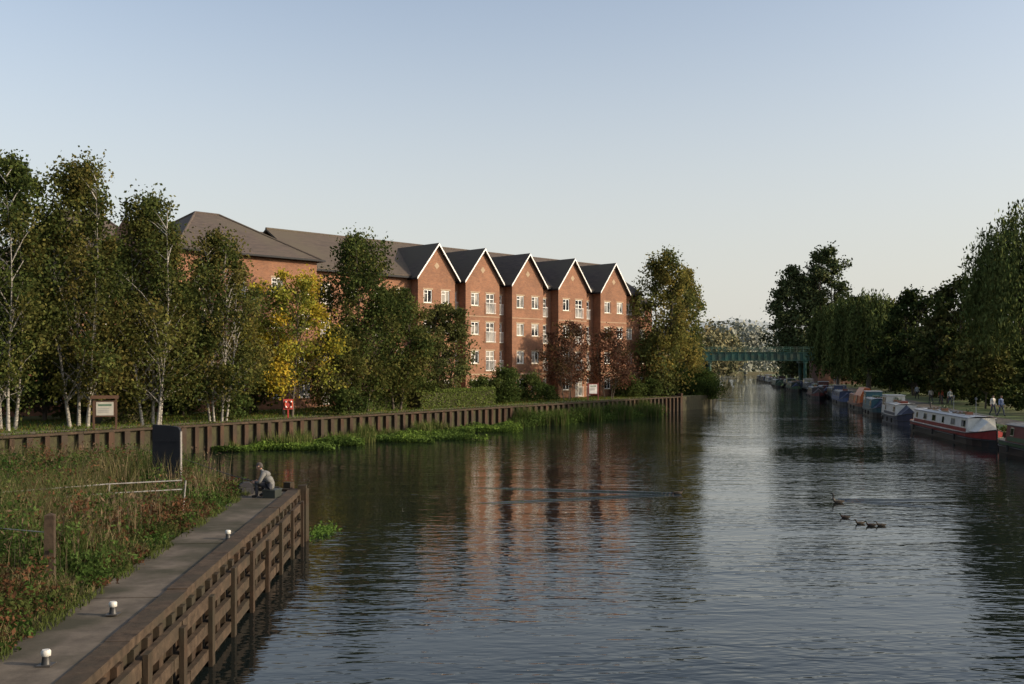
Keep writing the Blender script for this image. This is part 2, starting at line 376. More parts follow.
for i in range(len(x)):
    k=42
    zz=rng.uniform(.05,1,k)**.7*hc[i]; r=.05+.2*rng.uniform(0,1,k)
    an=rng.uniform(0,6.28,k)
    c.append(np.stack([x[i]+r*np.cos(an),y[i]+r*np.sin(an),1.45+zz],1)); cc.append(pc[i]*rng.uniform(.7,1.3,(k,1)))
mb.leaves(np.concatenate(c),rng.uniform(.04,.12,sum(map(len,c))),np.concatenate(cc),0,.5)
x,y,e=spit_pts(5200,10,35); k=(e>.6)&(lump(x,y,.35,5)+ (y-22)*.05>-.05); x,y=x[k],y[k]
h_=rng.uniform(.9,1.5,len(x))*(.75+.3*lump(x,y,.5,5))
mb.blades(np.stack([x,y,np.full(len(x),1.45)],1),h_,.014,.25,np.tile((.18,.14,.085),(len(x),1))*rng.uniform(.6,1.3,(len(x),1)))
tp=np.stack([x,y,1.45+h_*.95],1)+rng.normal(0,.05,(len(x),3)); mb.leaves(tp,rng.uniform(.06,.16,len(x)),np.tile((.15,.11,.07),(len(x),1))*rng.uniform(.6,1.2,(len(x),1)),0,.3,vert=1)
mb.build('riverside_weeds',['leaf'])

# ---------------------------------------------------------------- water plants & reeds
mb=MB()
n=30000
s=rng.uniform(60,85,n); f=np.sin((s-60)/25*np.pi)**.6
w=7.4*f*(.75+.25*np.sin(s*1.9))*(.9+.3*np.sin(s*.7+1))
o=-rng.uniform(0,1,n)**.8*w-.3
P=np.stack([wall(0)[0]+0.7*s+WN[0]*o,s+WN[1]*o],1)
hq=np.abs(.14+.34*(lump(P[:,0],P[:,1],1.2)+.5))*rng.uniform(.1,1,n)
col=np.where((lump(P[:,0],P[:,1],.7,2)>.1)[:,None],np.array([[.13,.20,.04]]),np.array([[.085,.135,.032]]))*rng.uniform(.5,1.3,(n,1))
mb.leaves(np.concatenate([P,(hq+.02)[:,None]],1),rng.uniform(.1,.24,n),col,0,.6)
def reedzone(s0,s1,n,wd,hmin,hmax,cols):
    s=rng.uniform(s0,s1,n);o=-rng.uniform(.25,1,n)*wd*(.7+.4*np.sin(s*1.3))
    P=np.stack([wall(0)[0]+0.7*s+WN[0]*o,s+WN[1]*o,np.full(n,-.05)],1)
    hh=rng.uniform(hmin,hmax,n)*(.65+.45*(np.sin(s*1.1)+np.sin(s*2.7+1))/2)
    k=hh>.15
    mb.blades(P[k],hh[k],.05,.3,(np.array(cols)[rng.integers(0,len(cols),n)]*rng.uniform(.7,1.2,(n,1)))[k])
reedzone(61,78,4500,3.0,.4,1.4,[(.08,.12,.03),(.13,.14,.05)])
reedzone(84.5,105,10000,3.6,.7,2.0,[(.05,.085,.02),(.08,.12,.03),(.12,.12,.05)])
n=11000;s=rng.uniform(84.5,106,n);o=-rng.uniform(.1,1,n)*3.0
P=np.stack([wall(0)[0]+0.7*s+WN[0]*o,s+WN[1]*o,rng.uniform(0,1.3,n)*(.65+.35*np.sin(s*1.1))],1)
mb.leaves(P,rng.uniform(.1,.25,n),np.tile((.07,.11,.028),(n,1))*rng.uniform(.6,1.3,(n,1)),0,.4)
n=500; P=np.stack([-5.9+rng.normal(0,.2,n),31.0+rng.normal(0,.6,n),rng.uniform(0,.1,n)],1)
mb.leaves(P,rng.uniform(.05,.14,n),np.tile((.08,.14,.03),(n,1)),0,.6)
mb.build('water_plants',['leaf'])

# ---------------------------------------------------------------- trees
def crown_prof(kind,t):
    if kind=='birch': return (np.sin(np.pi*np.clip(t*.97+.03,0,1)**.7)**.6)*(1-.18*t)+.10
    if kind=='broad': return np.sin(np.pi*np.clip(t*.93+.07,0,1)**.85)**.5
    return np.sin(np.pi*np.clip(t*.85+.12,0,1))**.45
def tree(name,p,d,z0,H,W,kind='birch',cols=((.05,.08,.02),),n=14000,ls=.24,cb=.22,stems=2,bark='bark',ncl=80,clr=.62,x=None,sparse=0.0,tr=.13,lm='leaf'):
    x=gx(p,d) if x is None else x
    mb=MB(); seed=random.uniform(0,50); st=[]
    for i in range(stems):
        a=seed+i*2.4; sp=W*.15*(0 if stems==1 else 1)*random.uniform(.6,1.2)
        hk=H*(random.uniform(.8,.92) if i else .95)
        zs=np.linspace(0,1,9); ofs=np.array([[math.cos(a),math.sin(a)]])*(sp*zs**.8)[:,None]+np.stack([np.sin(zs*5+a),np.cos(zs*4+a)],1)*.015*H*zs[:,None]
        ofs+=np.array([[math.cos(a),math.sin(a)]])*(.12+.1*stems if stems>1 else 0)
        pts=np.concatenate([ofs,(zs*hk)[:,None]],1); pts[0,2]=-.2
        r=tr*(H/14)*(1-zs*.95)*(1 if stems<3 else .65); r[0]*=1.3
        mb.tube(pts,r,7,0); st.append(pts)
    def at(pts,z):
        return np.array([np.interp(z,pts[:,2],pts[:,0]),np.interp(z,pts[:,2],pts[:,1]),z])
    C=[];K=[];cols=np.array(cols)
    for i in range(ncl):
        t=(i+random.random())/ncl; t=t**.95
        a=random.uniform(0,6.283)
        rm=W/2*crown_prof(kind,t)*(.82+.24*math.sin(2.6*a+seed+4*t)+.14*math.sin(5*a+9*t+seed))
        rr=rm*random.uniform(.05,1)**.5
        z=H*(cb+(1-cb)*t)*.95
        sp=st[random.randrange(len(st))]; base=at(sp,z)
        cen=np.array([rr*math.cos(a)+base[0]*.35,rr*math.sin(a)+base[1]*.35,z])
        zb=max(z-rr*random.uniform(.6,1.3)-.5,H*cb*.65); zb=min(zb,z)
        b0=at(sp,zb); m_=(b0+cen)/2+np.array([0,0,rr*.12])
        if rr>.3: mb.tube([b0,m_,cen],[.03*(H/14)+.008,.02*(H/14)+.005,.008],4,0,cap=False)
        k=int(n/ncl*random.uniform(.5,1.5)); cr=clr*W/5*random.uniform(.6,1.25)*(1-.35*t)
        g=rng.normal(size=(k,3))*cr*np.array([.68,.68,.85 if kind=='birch' else .55])
        if random.random()<sparse: continue
        C.append(cen+g); 
        cc=cols[random.randrange(len(cols))]*random.uniform(.75,1.25)
        K.append(cc*rng.uniform(.7,1.3,(k,1))*np.stack([rng.uniform(.9,1.15,k),np.ones(k),np.ones(k)],1))
    C=np.concatenate(C);K=np.concatenate(K)
    C[:,2]=np.maximum(C[:,2],.25)
    mb.leaves(C,rng.uniform(.6,1.3,len(C))*ls,K,1,.72)
    return mb.build(name,[bark,lm],loc=(x,d,z0),rot=random.uniform(0,.5))
def willow(name,x,d,z0,H,W,cols,strands=520,ls=.34,cb=.1):
    mb=MB(); zs=np.linspace(0,1,6)
    mb.tube(np.stack([.3*np.sin(zs*3),.2*zs,zs*H*.7-.2],1),.45*(1-zs*.7),9,0)
    C=[];K=[];cols=np.array(cols);seed=random.uniform(0,9)
    for i in range(24):
        a=random.uniform(0,6.28);z1=H*random.uniform(.6,.93);r1=W*.4*random.uniform(.4,1)*math.sqrt(max(0.05,1-(z1/H)**2*.8))
        z0_=H*random.uniform(.25,.5)
        mb.tube([(0,0,z0_),(r1*.4*math.cos(a),r1*.4*math.sin(a),(z0_+z1)/2+1),(r1*math.cos(a),r1*math.sin(a),z1)],[.18,.1,.03],5,0,cap=False)
    for i in range(strands):
        a=random.uniform(0,6.283);q=random.random()**.5
        R=W/2*(.82+.15*math.sin(3*a+seed)+.1*math.sin(7*a+seed*2))
        r=R*q;zt=H*(.60+.40*math.sqrt(max(0,1-q*q)))*random.uniform(.93,1.02)*(1+.05*math.sin(5*a+seed))
        ln=random.uniform(.35,1)*(zt-H*cb)
        ln=min(ln,zt-.4)
        k=int(ln/.19)+4
        u=rng.uniform(0,1,k)
        sway=.5*np.sin(u*2+a)
        c=np.stack([r*math.cos(a)*(1+.06*u)+sway*.25+rng.normal(0,.16,k),r*math.sin(a)*(1+.06*u)+rng.normal(0,.16,k),zt-u*ln+rng.normal(0,.1,k)],1)
        C.append(c);K.append(cols[random.randrange(len(cols))]*random.uniform(.6,1.4)*rng.uniform(.75,1.25,(k,1)))
    C=np.concatenate(C);K=np.concatenate(K)
    mb.leaves(C,rng.uniform(.7,1.4,len(C))*ls,K,1,.35,vert=1)
    return mb.build(name,['bark','leafd'],loc=(x,d,z0))
GD=((.055,.075,.023),(.07,.09,.026),(.045,.063,.02),(.095,.10,.03))
BG=((.08,.09,.027),(.10,.105,.03),(.055,.072,.022),(.125,.115,.035))
z0=1.6
def T(name,p,d,top,W,**k): return tree(name,p,d,z0,top_h(top,d,z0),W,**k)
bk=dict(stems=4,bark='birch',ncl=130,clr=.52,ls=.2)
T('birch_tree',8,55,150,6.4,cols=GD,cb=.14,n=24000,**bk)
T('birch_tree',-40,54,160,5.8,cols=GD,cb=.2,n=8000,**bk)
T('birch_tree',80,58,154,7.0,cols=BG,cb=.14,n=26000,**bk)
T('birch_tree',152,60,190,7.2,cols=BG,cb=.14,n=25000,**bk)
T('birch_tree',218,64,230,6.6,cols=BG,cb=.15,n=19000,**bk)
T('maple_tree',289,70,268,7.0,kind='broad',cols=((.33,.28,.035),(.23,.23,.04),(.13,.15,.035),(.34,.26,.035)),stems=2,cb=.2,n=14000,ls=.21,sparse=.05)
T('alder_tree',338,73,326,5.4,kind='broad',cols=BG,stems=1,cb=.12,n=8500,ls=.22)
T('alder_tree',362,77,232,7.8,kind='birch',cols=GD,stems=3,cb=.15,n=21000,ls=.23,ncl=110)
T('alder_tree',396,80,286,6.8,kind='broad',cols=GD,stems=2,cb=.15,n=13000,ls=.24)
T('alder_tree',443,88,302,6.6,kind='broad',cols=((.09,.10,.035),(.11,.115,.04),(.07,.085,.03)),stems=3,cb=.15,n=12000,ls=.24)
RD=((.085,.045,.032),(.11,.055,.036),(.07,.045,.03),(.09,.065,.032))
T('cherry_tree',568,103,320,6.4,kind='broad',cols=RD,stems=3,cb=.24,n=6500,ls=.22,sparse=.12)
T('cherry_tree',609,107,326,6.4,kind='broad',cols=RD,stems=3,cb=.24,n=6500,ls=.22,sparse=.12)
YG=((.17,.16,.045),(.12,.13,.04),(.08,.10,.035),(.21,.18,.05))
T('lime_tree',664,118,250,8.0,kind='birch',cols=YG,stems=2,cb=.04,n=19000,ls=.3,ncl=110)
T('lime_tree',688,124,266,5.6,kind='birch',cols=YG,stems=2,cb=.04,n=11000,ls=.31)
T('alder_tree',45,65,222,8,kind='broad',cols=GD,stems=1,cb=.05,n=9000,ls=.36)
T('alder_tree',112,67,236,7.5,kind='broad',cols=GD,stems=1,cb=.05,n=9000,ls=.36)
T('alder_tree',183,70,280,6,kind='broad',cols=GD,stems=1,cb=.05,n=6500,ls=.32)
T('alder_tree',250,73,320,5,kind='broad',cols=GD,stems=1,cb=.05,n=4500,ls=.3)
def shrub(p,d,W,H,cols,zz=z0): return tree('shrub',p,d,zz,H,W,kind='bush',cols=cols,n=int(800*W*H/2)+600,ls=.2,cb=.05,stems=2,ncl=24,clr=.9,tr=.06)
for p,d,W,H in((505,94,4,3.4),(480,92,3,2.4),(530,99,3,2.6),(628,112,4,2.4),(652,114,3,2),(548,100,2.5,1.5),(415,84,3,2.2),(350,72,2.6,1.9),(235,66,2.6,1.6)):
    shrub(p,d,W,H,((.05,.075,.022),(.075,.10,.03)))
for p,d,W,H in((680,120,6,4.0),(694,122,6,3.6),(668,119,3,2.5),(700,128,5,3.4)):
    shrub(p,d,W,H,((.03,.05,.015),(.045,.07,.02)),.9)
def hedge(s0,s1,off,wd,h,col):
    mb=MB();L=(s1-s0)*1.2207;n=int(L*1200)
    c=(wall(s0,off)+wall(s1,off))/2
    mb.obox((0,0),WU,WN,0,h-.15,L/2-.1,wd/2-.12,1)
    f=rng.integers(0,4,n);a=rng.uniform(-1,1,n)*L/2;b=rng.uniform(-1,1,n)*wd/2;z=rng.uniform(0,1,n)*h
    top=f<2; z=np.where(top,h,z); b=np.where(f==2,-wd/2,np.where(f==3,wd/2,b))
    dz=.06*np.sin(a*1.7)+.04*np.sin(a*4.1)
    b=b+rng.normal(0,.06,n); z=z*(1+dz/h)+rng.normal(0,.05,n)
    P=np.stack([WU[0]*a+WN[0]*b,WU[1]*a+WN[1]*b,z],1)
    mb.leaves(P,rng.uniform(.08,.18,n),np.tile(col,(n,1))*rng.uniform(.6,1.35,(n,1)),0,.7)
    mb.build('hedge',['leaf','soil'],loc=(*c,z0))
hedge(79.5,88,4.2,1.4,1.45,(.13,.17,.045))
hedge(75,78.8,5.0,1.4,1.4,(.10,.14,.035))
hedge(57,60,6,1.6,1.5,(.05,.07,.02))
hedge(92,97,9,1.2,1.1,(.10,.14,.035))
mb=MB(); n=30000
s=rng.uniform(44,112,n);o=np.where(rng.random(n)<.25,rng.uniform(.3,.6,n),rng.uniform(2.6,12,n))
P=np.stack([-28+.7*(s-46)+WN[0]*o,s+WN[1]*o,np.full(n,1.6)],1)
col=np.array([(.08,.12,.025),(.11,.16,.035),(.15,.11,.04),(.07,.10,.025)])[rng.integers(0,4,n)]*rng.uniform(.7,1.2,(n,1))
mb.blades(P,rng.uniform(.06,.2,n),.05,.7,col)
mb.build('grass_tufts',['leaf'])

# ---------------------------------------------------------------- right bank trees
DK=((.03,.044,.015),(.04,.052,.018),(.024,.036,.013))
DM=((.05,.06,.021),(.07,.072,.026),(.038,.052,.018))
zr=.85
def X(p,d): return gx(p,d)
WC=((.075,.095,.032),(.055,.075,.025),(.09,.105,.036))
willow('willow_tree',X(1034,90),90,zr,top_h(208,90,zr),15,WC,strands=800,ls=.38,cb=.26)
willow('willow_tree',48,68,zr,15,13,WC,strands=350,ls=.42,cb=.2)
willow('willow_tree',X(868,162),162,zr,top_h(292,162,zr),13,WC,strands=420,ls=.55)
willow('willow_tree',X(838,188),188,zr,top_h(300,188,zr),12,WC,strands=380,ls=.55)
def RT(name,p,d,top,W,**k):
    k.setdefault('cols',DK); k.setdefault('kind','broad'); k.setdefault('ls',.48); k['lm']='leafd'
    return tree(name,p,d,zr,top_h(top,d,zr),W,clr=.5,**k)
PP=((.065,.08,.035),(.052,.068,.03))
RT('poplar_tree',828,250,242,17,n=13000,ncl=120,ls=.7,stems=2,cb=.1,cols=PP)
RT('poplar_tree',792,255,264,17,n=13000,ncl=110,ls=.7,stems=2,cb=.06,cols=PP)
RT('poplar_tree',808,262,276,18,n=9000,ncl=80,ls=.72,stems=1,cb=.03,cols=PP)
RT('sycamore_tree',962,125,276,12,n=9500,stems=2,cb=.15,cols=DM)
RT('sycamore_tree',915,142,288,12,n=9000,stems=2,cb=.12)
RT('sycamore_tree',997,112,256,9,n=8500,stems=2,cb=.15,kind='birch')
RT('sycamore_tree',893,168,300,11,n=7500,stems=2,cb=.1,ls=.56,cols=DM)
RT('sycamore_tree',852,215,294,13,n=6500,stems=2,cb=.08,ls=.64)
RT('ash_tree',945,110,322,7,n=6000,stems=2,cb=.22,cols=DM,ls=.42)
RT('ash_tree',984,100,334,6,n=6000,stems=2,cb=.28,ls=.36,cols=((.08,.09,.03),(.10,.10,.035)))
def mass(name,pts,hmin,hmax,n,ls,cols,z=1.0,depth=6,lum=.1):
    mb=MB();pts=np.array(pts,float);seg=np.linalg.norm(np.diff(pts,axis=0),axis=1);cum=np.concatenate([[0],np.cumsum(seg)])
    ncl=max(20,int(cum[-1]/(hmax*.28)));C=[];K=[]
    for i in range(ncl*4):
        s=random.uniform(0,cum[-1]);x=np.interp(s,cum,pts[:,0])+random.uniform(-1,1)*depth/2;y=np.interp(s,cum,pts[:,1])+random.uniform(-1,1)*depth/2
        loc_h=hmin+(hmax-hmin)*(.5+.5*math.sin(s*lum+math.sin(s*lum*2.7)*1.5))
        zc=loc_h*random.uniform(.05,1)**.7*.93;r=hmax*.16*random.uniform(.6,1.3)
        k=int(n/(ncl*4)); C.append(np.array([x,y,z+zc])+rng.normal(size=(k,3))*r*np.array([.6,.6,.5])); K.append(np.array(cols[random.randrange(len(cols))])*random.uniform(.75,1.25)*rng.uniform(.75,1.25,(k,1)))
    C=np.concatenate(C);C[:,2]=np.maximum(C[:,2],z)
    mb.leaves(C,rng.uniform(.6,1.3,len(C))*ls,np.concatenate(K),0,.65)
    return mb.build(name,['leafd'])
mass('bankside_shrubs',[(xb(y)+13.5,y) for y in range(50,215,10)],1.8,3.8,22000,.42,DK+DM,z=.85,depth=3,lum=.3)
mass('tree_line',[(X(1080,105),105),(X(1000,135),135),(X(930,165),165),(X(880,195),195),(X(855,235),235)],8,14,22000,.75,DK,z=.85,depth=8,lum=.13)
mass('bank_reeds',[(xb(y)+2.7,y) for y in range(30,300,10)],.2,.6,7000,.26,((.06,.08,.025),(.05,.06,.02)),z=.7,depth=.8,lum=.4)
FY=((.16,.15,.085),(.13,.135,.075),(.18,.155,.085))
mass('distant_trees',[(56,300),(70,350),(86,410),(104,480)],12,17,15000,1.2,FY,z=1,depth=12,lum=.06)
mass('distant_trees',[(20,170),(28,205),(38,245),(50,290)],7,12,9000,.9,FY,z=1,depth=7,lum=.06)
FB_HAZE=((.23,.24,.20),(.25,.26,.22))  # farthest trees: distance haze painted into the leaf colours as pale grey
mass('distant_trees',[(104,490),(140,580),(190,660),(300,760),(520,780)],17,27,24000,2.1,FB_HAZE,z=1,depth=20,lum=.03)
mass('distant_trees',[(-600,700),(-200,640),(100,660)],14,22,5000,2.6,FB_HAZE,z=1,depth=20,lum=.03)
mass('distant_trees',[(120,330),(150,300),(200,240),(200,150)],12,18,9000,1.5,DK,z=1,depth=12,lum=.05)
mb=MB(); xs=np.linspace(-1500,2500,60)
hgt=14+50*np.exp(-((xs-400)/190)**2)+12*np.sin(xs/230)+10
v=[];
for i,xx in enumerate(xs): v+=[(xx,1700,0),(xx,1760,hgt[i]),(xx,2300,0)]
f=[]
for i in range(len(xs)-1):
    for k in(0,1): f.append((3*i+k,3*i+3+k,3*i+4+k,3*i+1+k))
M['hill']=surf('hazed_hill_woodland',(0.33,0.37,0.38),(0.38,0.41,0.42),1,.01)  # hill woodland with atmospheric haze put into its colour as blue-grey
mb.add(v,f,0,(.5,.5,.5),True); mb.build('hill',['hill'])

# ---------------------------------------------------------------- brick building
B=empty('brick_apartment_building',(-27.0,76.5,1.6),math.radians(45))
ZE=12.1;ZA=15.0;ZR=15.7;ULEN=59.5;DP=12.0
walls=MB();trim=MB();glass=MB();roof=MB();stone=MB();board=MB()
def wallholes(mb,u0,u1,z0,z1,y,holes,rev=.14,mat=0):
    us=sorted(set([u0,u1]+[h[0] for h in holes]+[h[1] for h in holes]));zs=sorted(set([z0,z1]+[h[2] for h in holes]+[h[3] for h in holes]))
    us=[u for u in us if u0<=u<=u1];zs=[z for z in zs if z0<=z<=z1]
    for a,b in zip(us[:-1],us[1:]):
        for c,d in zip(zs[:-1],zs[1:]):
            mu,mz=(a+b)/2,(c+d)/2
            if any(h[0]<mu<h[1] and h[2]<mz<h[3] for h in holes): continue
            mb.add([(a,y,c),(b,y,c),(b,y,d),(a,y,d)],[(0,1,2,3)],mat)
    for a,b,c,d in holes:
        Y=y+rev
        mb.add([(a,y,c),(a,Y,c),(a,Y,d),(a,y,d)],[(0,1,2,3)],mat);mb.add([(b,y,c),(b,Y,c),(b,Y,d),(b,y,d)],[(3,2,1,0)],mat)
        mb.add([(a,y,d),(b,y,d),(b,Y,d),(a,Y,d)],[(0,1,2,3)],mat);mb.add([(a,y,c),(b,y,c),(b,Y,c),(a,Y,c)],[(3,2,1,0)],mat)
def window(a,b,c,d,y,tall=False):
    g=y+.11;t=.08
    glass.add([(a,g,c),(b,g,c),(b,g,d),(a,g,d)],[(0,1,2,3)])
    f=g-.05
    trim.box((a,f,c),(a+t,g+.02,d));trim.box((b-t,f,c),(b,g+.02,d));trim.box((a+t,f,c),(b-t,g+.02,c+t));trim.box((a+t,f,d-t),(b-t,g+.02,d))
    m=(a+b)/2;trim.box((m-t/2,f+.004,c+t),(m+t/2,g+.018,d-t))
    if tall:
        zz=c+(d-c)*.72; 
        trim.box((a+t,f+.008,zz-.03),(m-t/2,g+.016,zz+.03));trim.box((m+t/2,f+.008,zz-.03),(b-t,g+.016,zz+.03))
        for k in range(9):
            uu=a-.08+(b-a+.16)*k/8; trim.box((uu-.012,y-.12,c+.03),(uu+.012,y-.096,c+1.0))
        trim.box((a-.12,y-.13,c+1.0),(b+.12,y-.085,c+1.045));trim.box((a-.12,y-.13,c),(b+.12,y-.085,c+.035))
    else:
        trim.box((a+t,f+.008,d-.38),(m-t/2,g+.016,d-.33))
    stone.box((a-.12,y-.05,c-.09),(b+.12,y+.05,c-.002));stone.box((a-.1,y-.012,d+.002),(b+.1,y+.05,d+.14))
FL=[.9+2.85*k for k in range(4)]
bays=[27.0,33.0,39.4,46.4,53.4];HW=2.3
mainholes=[]
def addw(lst,uc,w,k,tall,y):
    c=FL[k]-(.72 if tall else 0);d=FL[k]+1.25
    lst.append((uc-w/2,uc+w/2,c,d)); window(uc-w/2,uc+w/2,c,d,y,tall)
cent=[]
for a,b in zip(bays[:-1],bays[1:]): cent.append(((a+b)/2,True))
cent+=[(57.6,False),(23.6,False),(21.0,True),(18.0,False),(15.2,True)]
for u,tall in cent:
    for k in range(4): addw(mainholes,u,1.0 if tall else 1.1,k,tall,0)
wallholes(walls,0,ULEN,0,ZE,0,mainholes)
walls.add([(0,0,0),(0,DP,0),(0,DP,ZE),(0,DP/2,ZR-.1),(0,0,ZE)],[4,3,2,1,0]);
walls.add([(ULEN,0,0),(ULEN,DP,0),(ULEN,DP,ZE),(ULEN,DP/2,ZR-.1),(ULEN,0,ZE)],[0,1,2,3,4])
walls.add([(0,DP,0),(ULEN,DP,0),(ULEN,DP,ZE),(0,DP,ZE)],[3,2,1,0])
stone.box((13,-.02,2.62),(ULEN,.0-.001,2.74))
YB=-1.1
for bi,c in enumerate(bays):
    holes=[]
    for k in range(4):
        if bi in(1,3) : 
            addw(holes,c-1.05,1.05,k,False,YB);addw(holes,c+1.0,1.15,k,True,YB)
        else:
            addw(holes,c-1.1,1.05,k,False,YB);addw(holes,c+1.1,1.05,k,False,YB)
    wallholes(walls,c-HW,c+HW,0,ZE,YB,holes)
    for s in(-1,1):
        q=[(c+s*HW,YB,0),(c+s*HW,0,0),(c+s*HW,0,ZE),(c+s*HW,YB,ZE)]
        walls.add(q,[(0,1,2,3)] if s>0 else [(3,2,1,0)])
    walls.add([(c-HW,YB,ZE),(c+HW,YB,ZE),(c,YB,ZA-.12)],[0,1,2])
    zc=ZE+.9
    stone.add([(c-.32,YB-.012,zc),(c,YB-.012,zc-.34),(c+.32,YB-.012,zc),(c,YB-.012,zc+.34)],[0,1,2,3])
    stone.box((c-HW-.01,YB-.02,2.62),(c+HW+.01,YB-.002,2.74))
    stone.box((c-HW-.01,YB-.02,8.37),(c+HW+.01,YB-.002,8.45))
    ov=.38;sl=(ZA-ZE)/HW
    for s in(-1,1):
        e=(c+s*(HW+ov),ZE-ov*sl);yb=DP/2
        y0=YB-.35
        v=[(c,y0,ZA),(e[0],y0,e[1]),(e[0],yb,e[1]),(c,yb,ZA)]
        v2=[(x,y,z+.16) for x,y,z in v]
        roof.add(v+v2,[(0,1,2,3),(7,6,5,4),(0,4,5,1),(1,5,6,2),(2,6,7,3)])
        vb=[(c,y0-.04,ZA+.14),(e[0],y0-.04,e[1]+.14),(e[0],y0-.04,e[1]-.06),(c,y0-.04,ZA-.06)]
        vb2=[(x,y0-.001,z) for x,y,z in vb]
        board.add(vb+vb2,[(0,1,2,3),(7,6,5,4),(0,4,5,1),(2,6,7,3),(1,5,6,2)])
        board.box((c+s*(HW+ov)-.06,y0,e[1]-.05),(c+s*(HW+ov)+.06,0,e[1]+.06),1)
    board.tube([(c+HW+.12,-.1,.1),(c+HW+.12,-.1,ZE-.3)],.05,6,1)
def gable_roof(u0,u1,y0,y1,ze,zr,ov=.45):
    ym=(y0+y1)/2;sl=(zr-ze)/(ym-y0)
    for (ya) in((y0-ov),(y1+ov)):
        zz=ze-ov*sl
        v=[(u0-.3,ya,zz),(u1+.3,ya,zz),(u1+.3,ym,zr),(u0-.3,ym,zr)];v2=[(x,y,z+.17) for x,y,z in v]
        roof.add(v+v2,[(0,1,2,3),(7,6,5,4),(0,4,5,1),(1,5,6,2),(3,7,4,0)])
    board.box((u0-.3,y0-ov-.12,ze-ov*sl-.12),(u1+.3,y0-ov-.002,ze-ov*sl+.06),1)
    roof.tube([(u0-.3,ym,zr+.16),(u1+.3,ym,zr+.16)],.13,6)
def hip_roof(u0,u1,y0,y1,ze,zr,ov=.45):
    a,b,c,d=u0-ov,u1+ov,y0-ov,y1+ov; ym=(c+d)/2;k=min((d-c)/2,(b-a)/2-.1)*.85
    v=[(a,c,ze),(b,c,ze),(b,d,ze),(a,d,ze),(a+k,ym,zr),(b-k,ym,zr)]
    roof.add(v,[(0,1,5,4),(2,3,4,5)]);roof.add(v,[(1,2,5),(3,0,4)]);roof.add([v[i] for i in range(4)],[3,2,1,0])
    for p,q in((4,5),(0,4),(3,4),(1,5),(2,5)): roof.tube([v[p],v[q]],.12,6)
    for (p,q) in(((a,c-.1),(b,c-.1)),((b+.1,c),(b+.1,d))): board.beam((*p,ze+.02),(*q,ze+.02),.10,.14,1)
gable_roof(13.2,ULEN,0,DP,ZE,ZR)
hl=[]
for u in (2.2,5.6,9.0,11.6):
    for k in range(4): addw(hl,u,1.05,k,u in(5.6,),-2.2)
wallholes(walls,.4,12.8,0,12.3,-2.2,hl)
walls.add([(12.8,-2.2,0),(12.8,0,0),(12.8,0,12.3),(12.8,-2.2,12.3)],[0,1,2,3]);walls.add([(.4,-2.2,0),(.4,DP,0),(.4,DP,12.3),(.4,-2.2,12.3)],[3,2,1,0])
hip_roof(.4,12.8,-2.2,DP,12.3,16.4)
h2=[]
for u in np.arange(-22,-1,3.6):
    for k in range(3): addw(h2,float(u),1.2,k,False,.6)
wallholes(walls,-24,.3,0,9.0,.6,h2)
walls.add([(-24,.6,0),(-24,DP,0),(-24,DP,9),(-24,DP/2+.3,11.8),(-24,.6,9)],[4,3,2,1,0])
gable_roof(-24,.0,.6,DP,9.0,11.9)
h3=[]
for k in range(4): addw(h3,61.3,1.0,k,False,.9)
wallholes(walls,ULEN,63.2,0,11.0,.9,h3)
walls.add([(63.2,.9,0),(63.2,DP,0),(63.2,DP,11),(63.2,.9,11)],[0,1,2,3])
gable_roof(ULEN+.35,63.2,.9,DP,11.0,13.6)
walls.box((14.5,15,0),(29,26,12.6)); hip_roof(14.5,29,15,26,12.6,17.6)
walls.box((-4,15,0),(8,25,12.6)); hip_roof(-4,8,15,25,12.6,17.6)
walls.build('walls',['brick'],B);trim.build('window_frames',['white'],B);glass.build('window_glass',['glass'],B)
roof.build('roof',['roof'],B);stone.build('stone_trim',['stone'],B);board.build('bargeboards_and_pipes',['white','black'],B)

# ---------------------------------------------------------------- bridge
mb=MB()
d=230;xa,xz=41.5,70.5
mb.box((xa,d,6.3),(xz,d+.3,8.1),0);mb.box((xa,d+5,6.3),(xz,d+5.3,8.1),0);mb.box((xa,d+.31,6.5),(xz,d+4.99,6.9),0)
mb.box((xa,d-.2,8.1),(xz,d+.5,8.24),0);mb.box((xa,d-.2,6.16),(xz,d+.5,6.3),0)
u=xa
while u<xz:
    mb.box((u,d-.15,6.3),(u+.14,d-.001,8.1),0); mb.tube([(u,d+.1,8.2),(u,d+.1,9.3)],.06,5,0); u+=1.5
for z in(8.6,8.95,9.3): mb.tube([(xa,d+.1,z),(xz,d+.1,z)],.06,5,0)
for xx in(45.5,67.5):
    for yy in(d+.3,d+4.2): mb.tube([(xx,yy,-1),(xx,yy,6.1)],.4,10,0)
    mb.box((xx-.5,d-.1,5.6),(xx+.5,d+5.3,6.155),0)
mb.box((xa-14,d-.5,1),(xa+.3,d+6,6.9),1);mb.box((xz-.3,d-.5,.5),(xz+16,d+6,6.9),1)
mb.build('green_girder_bridge',['green','brick2'])

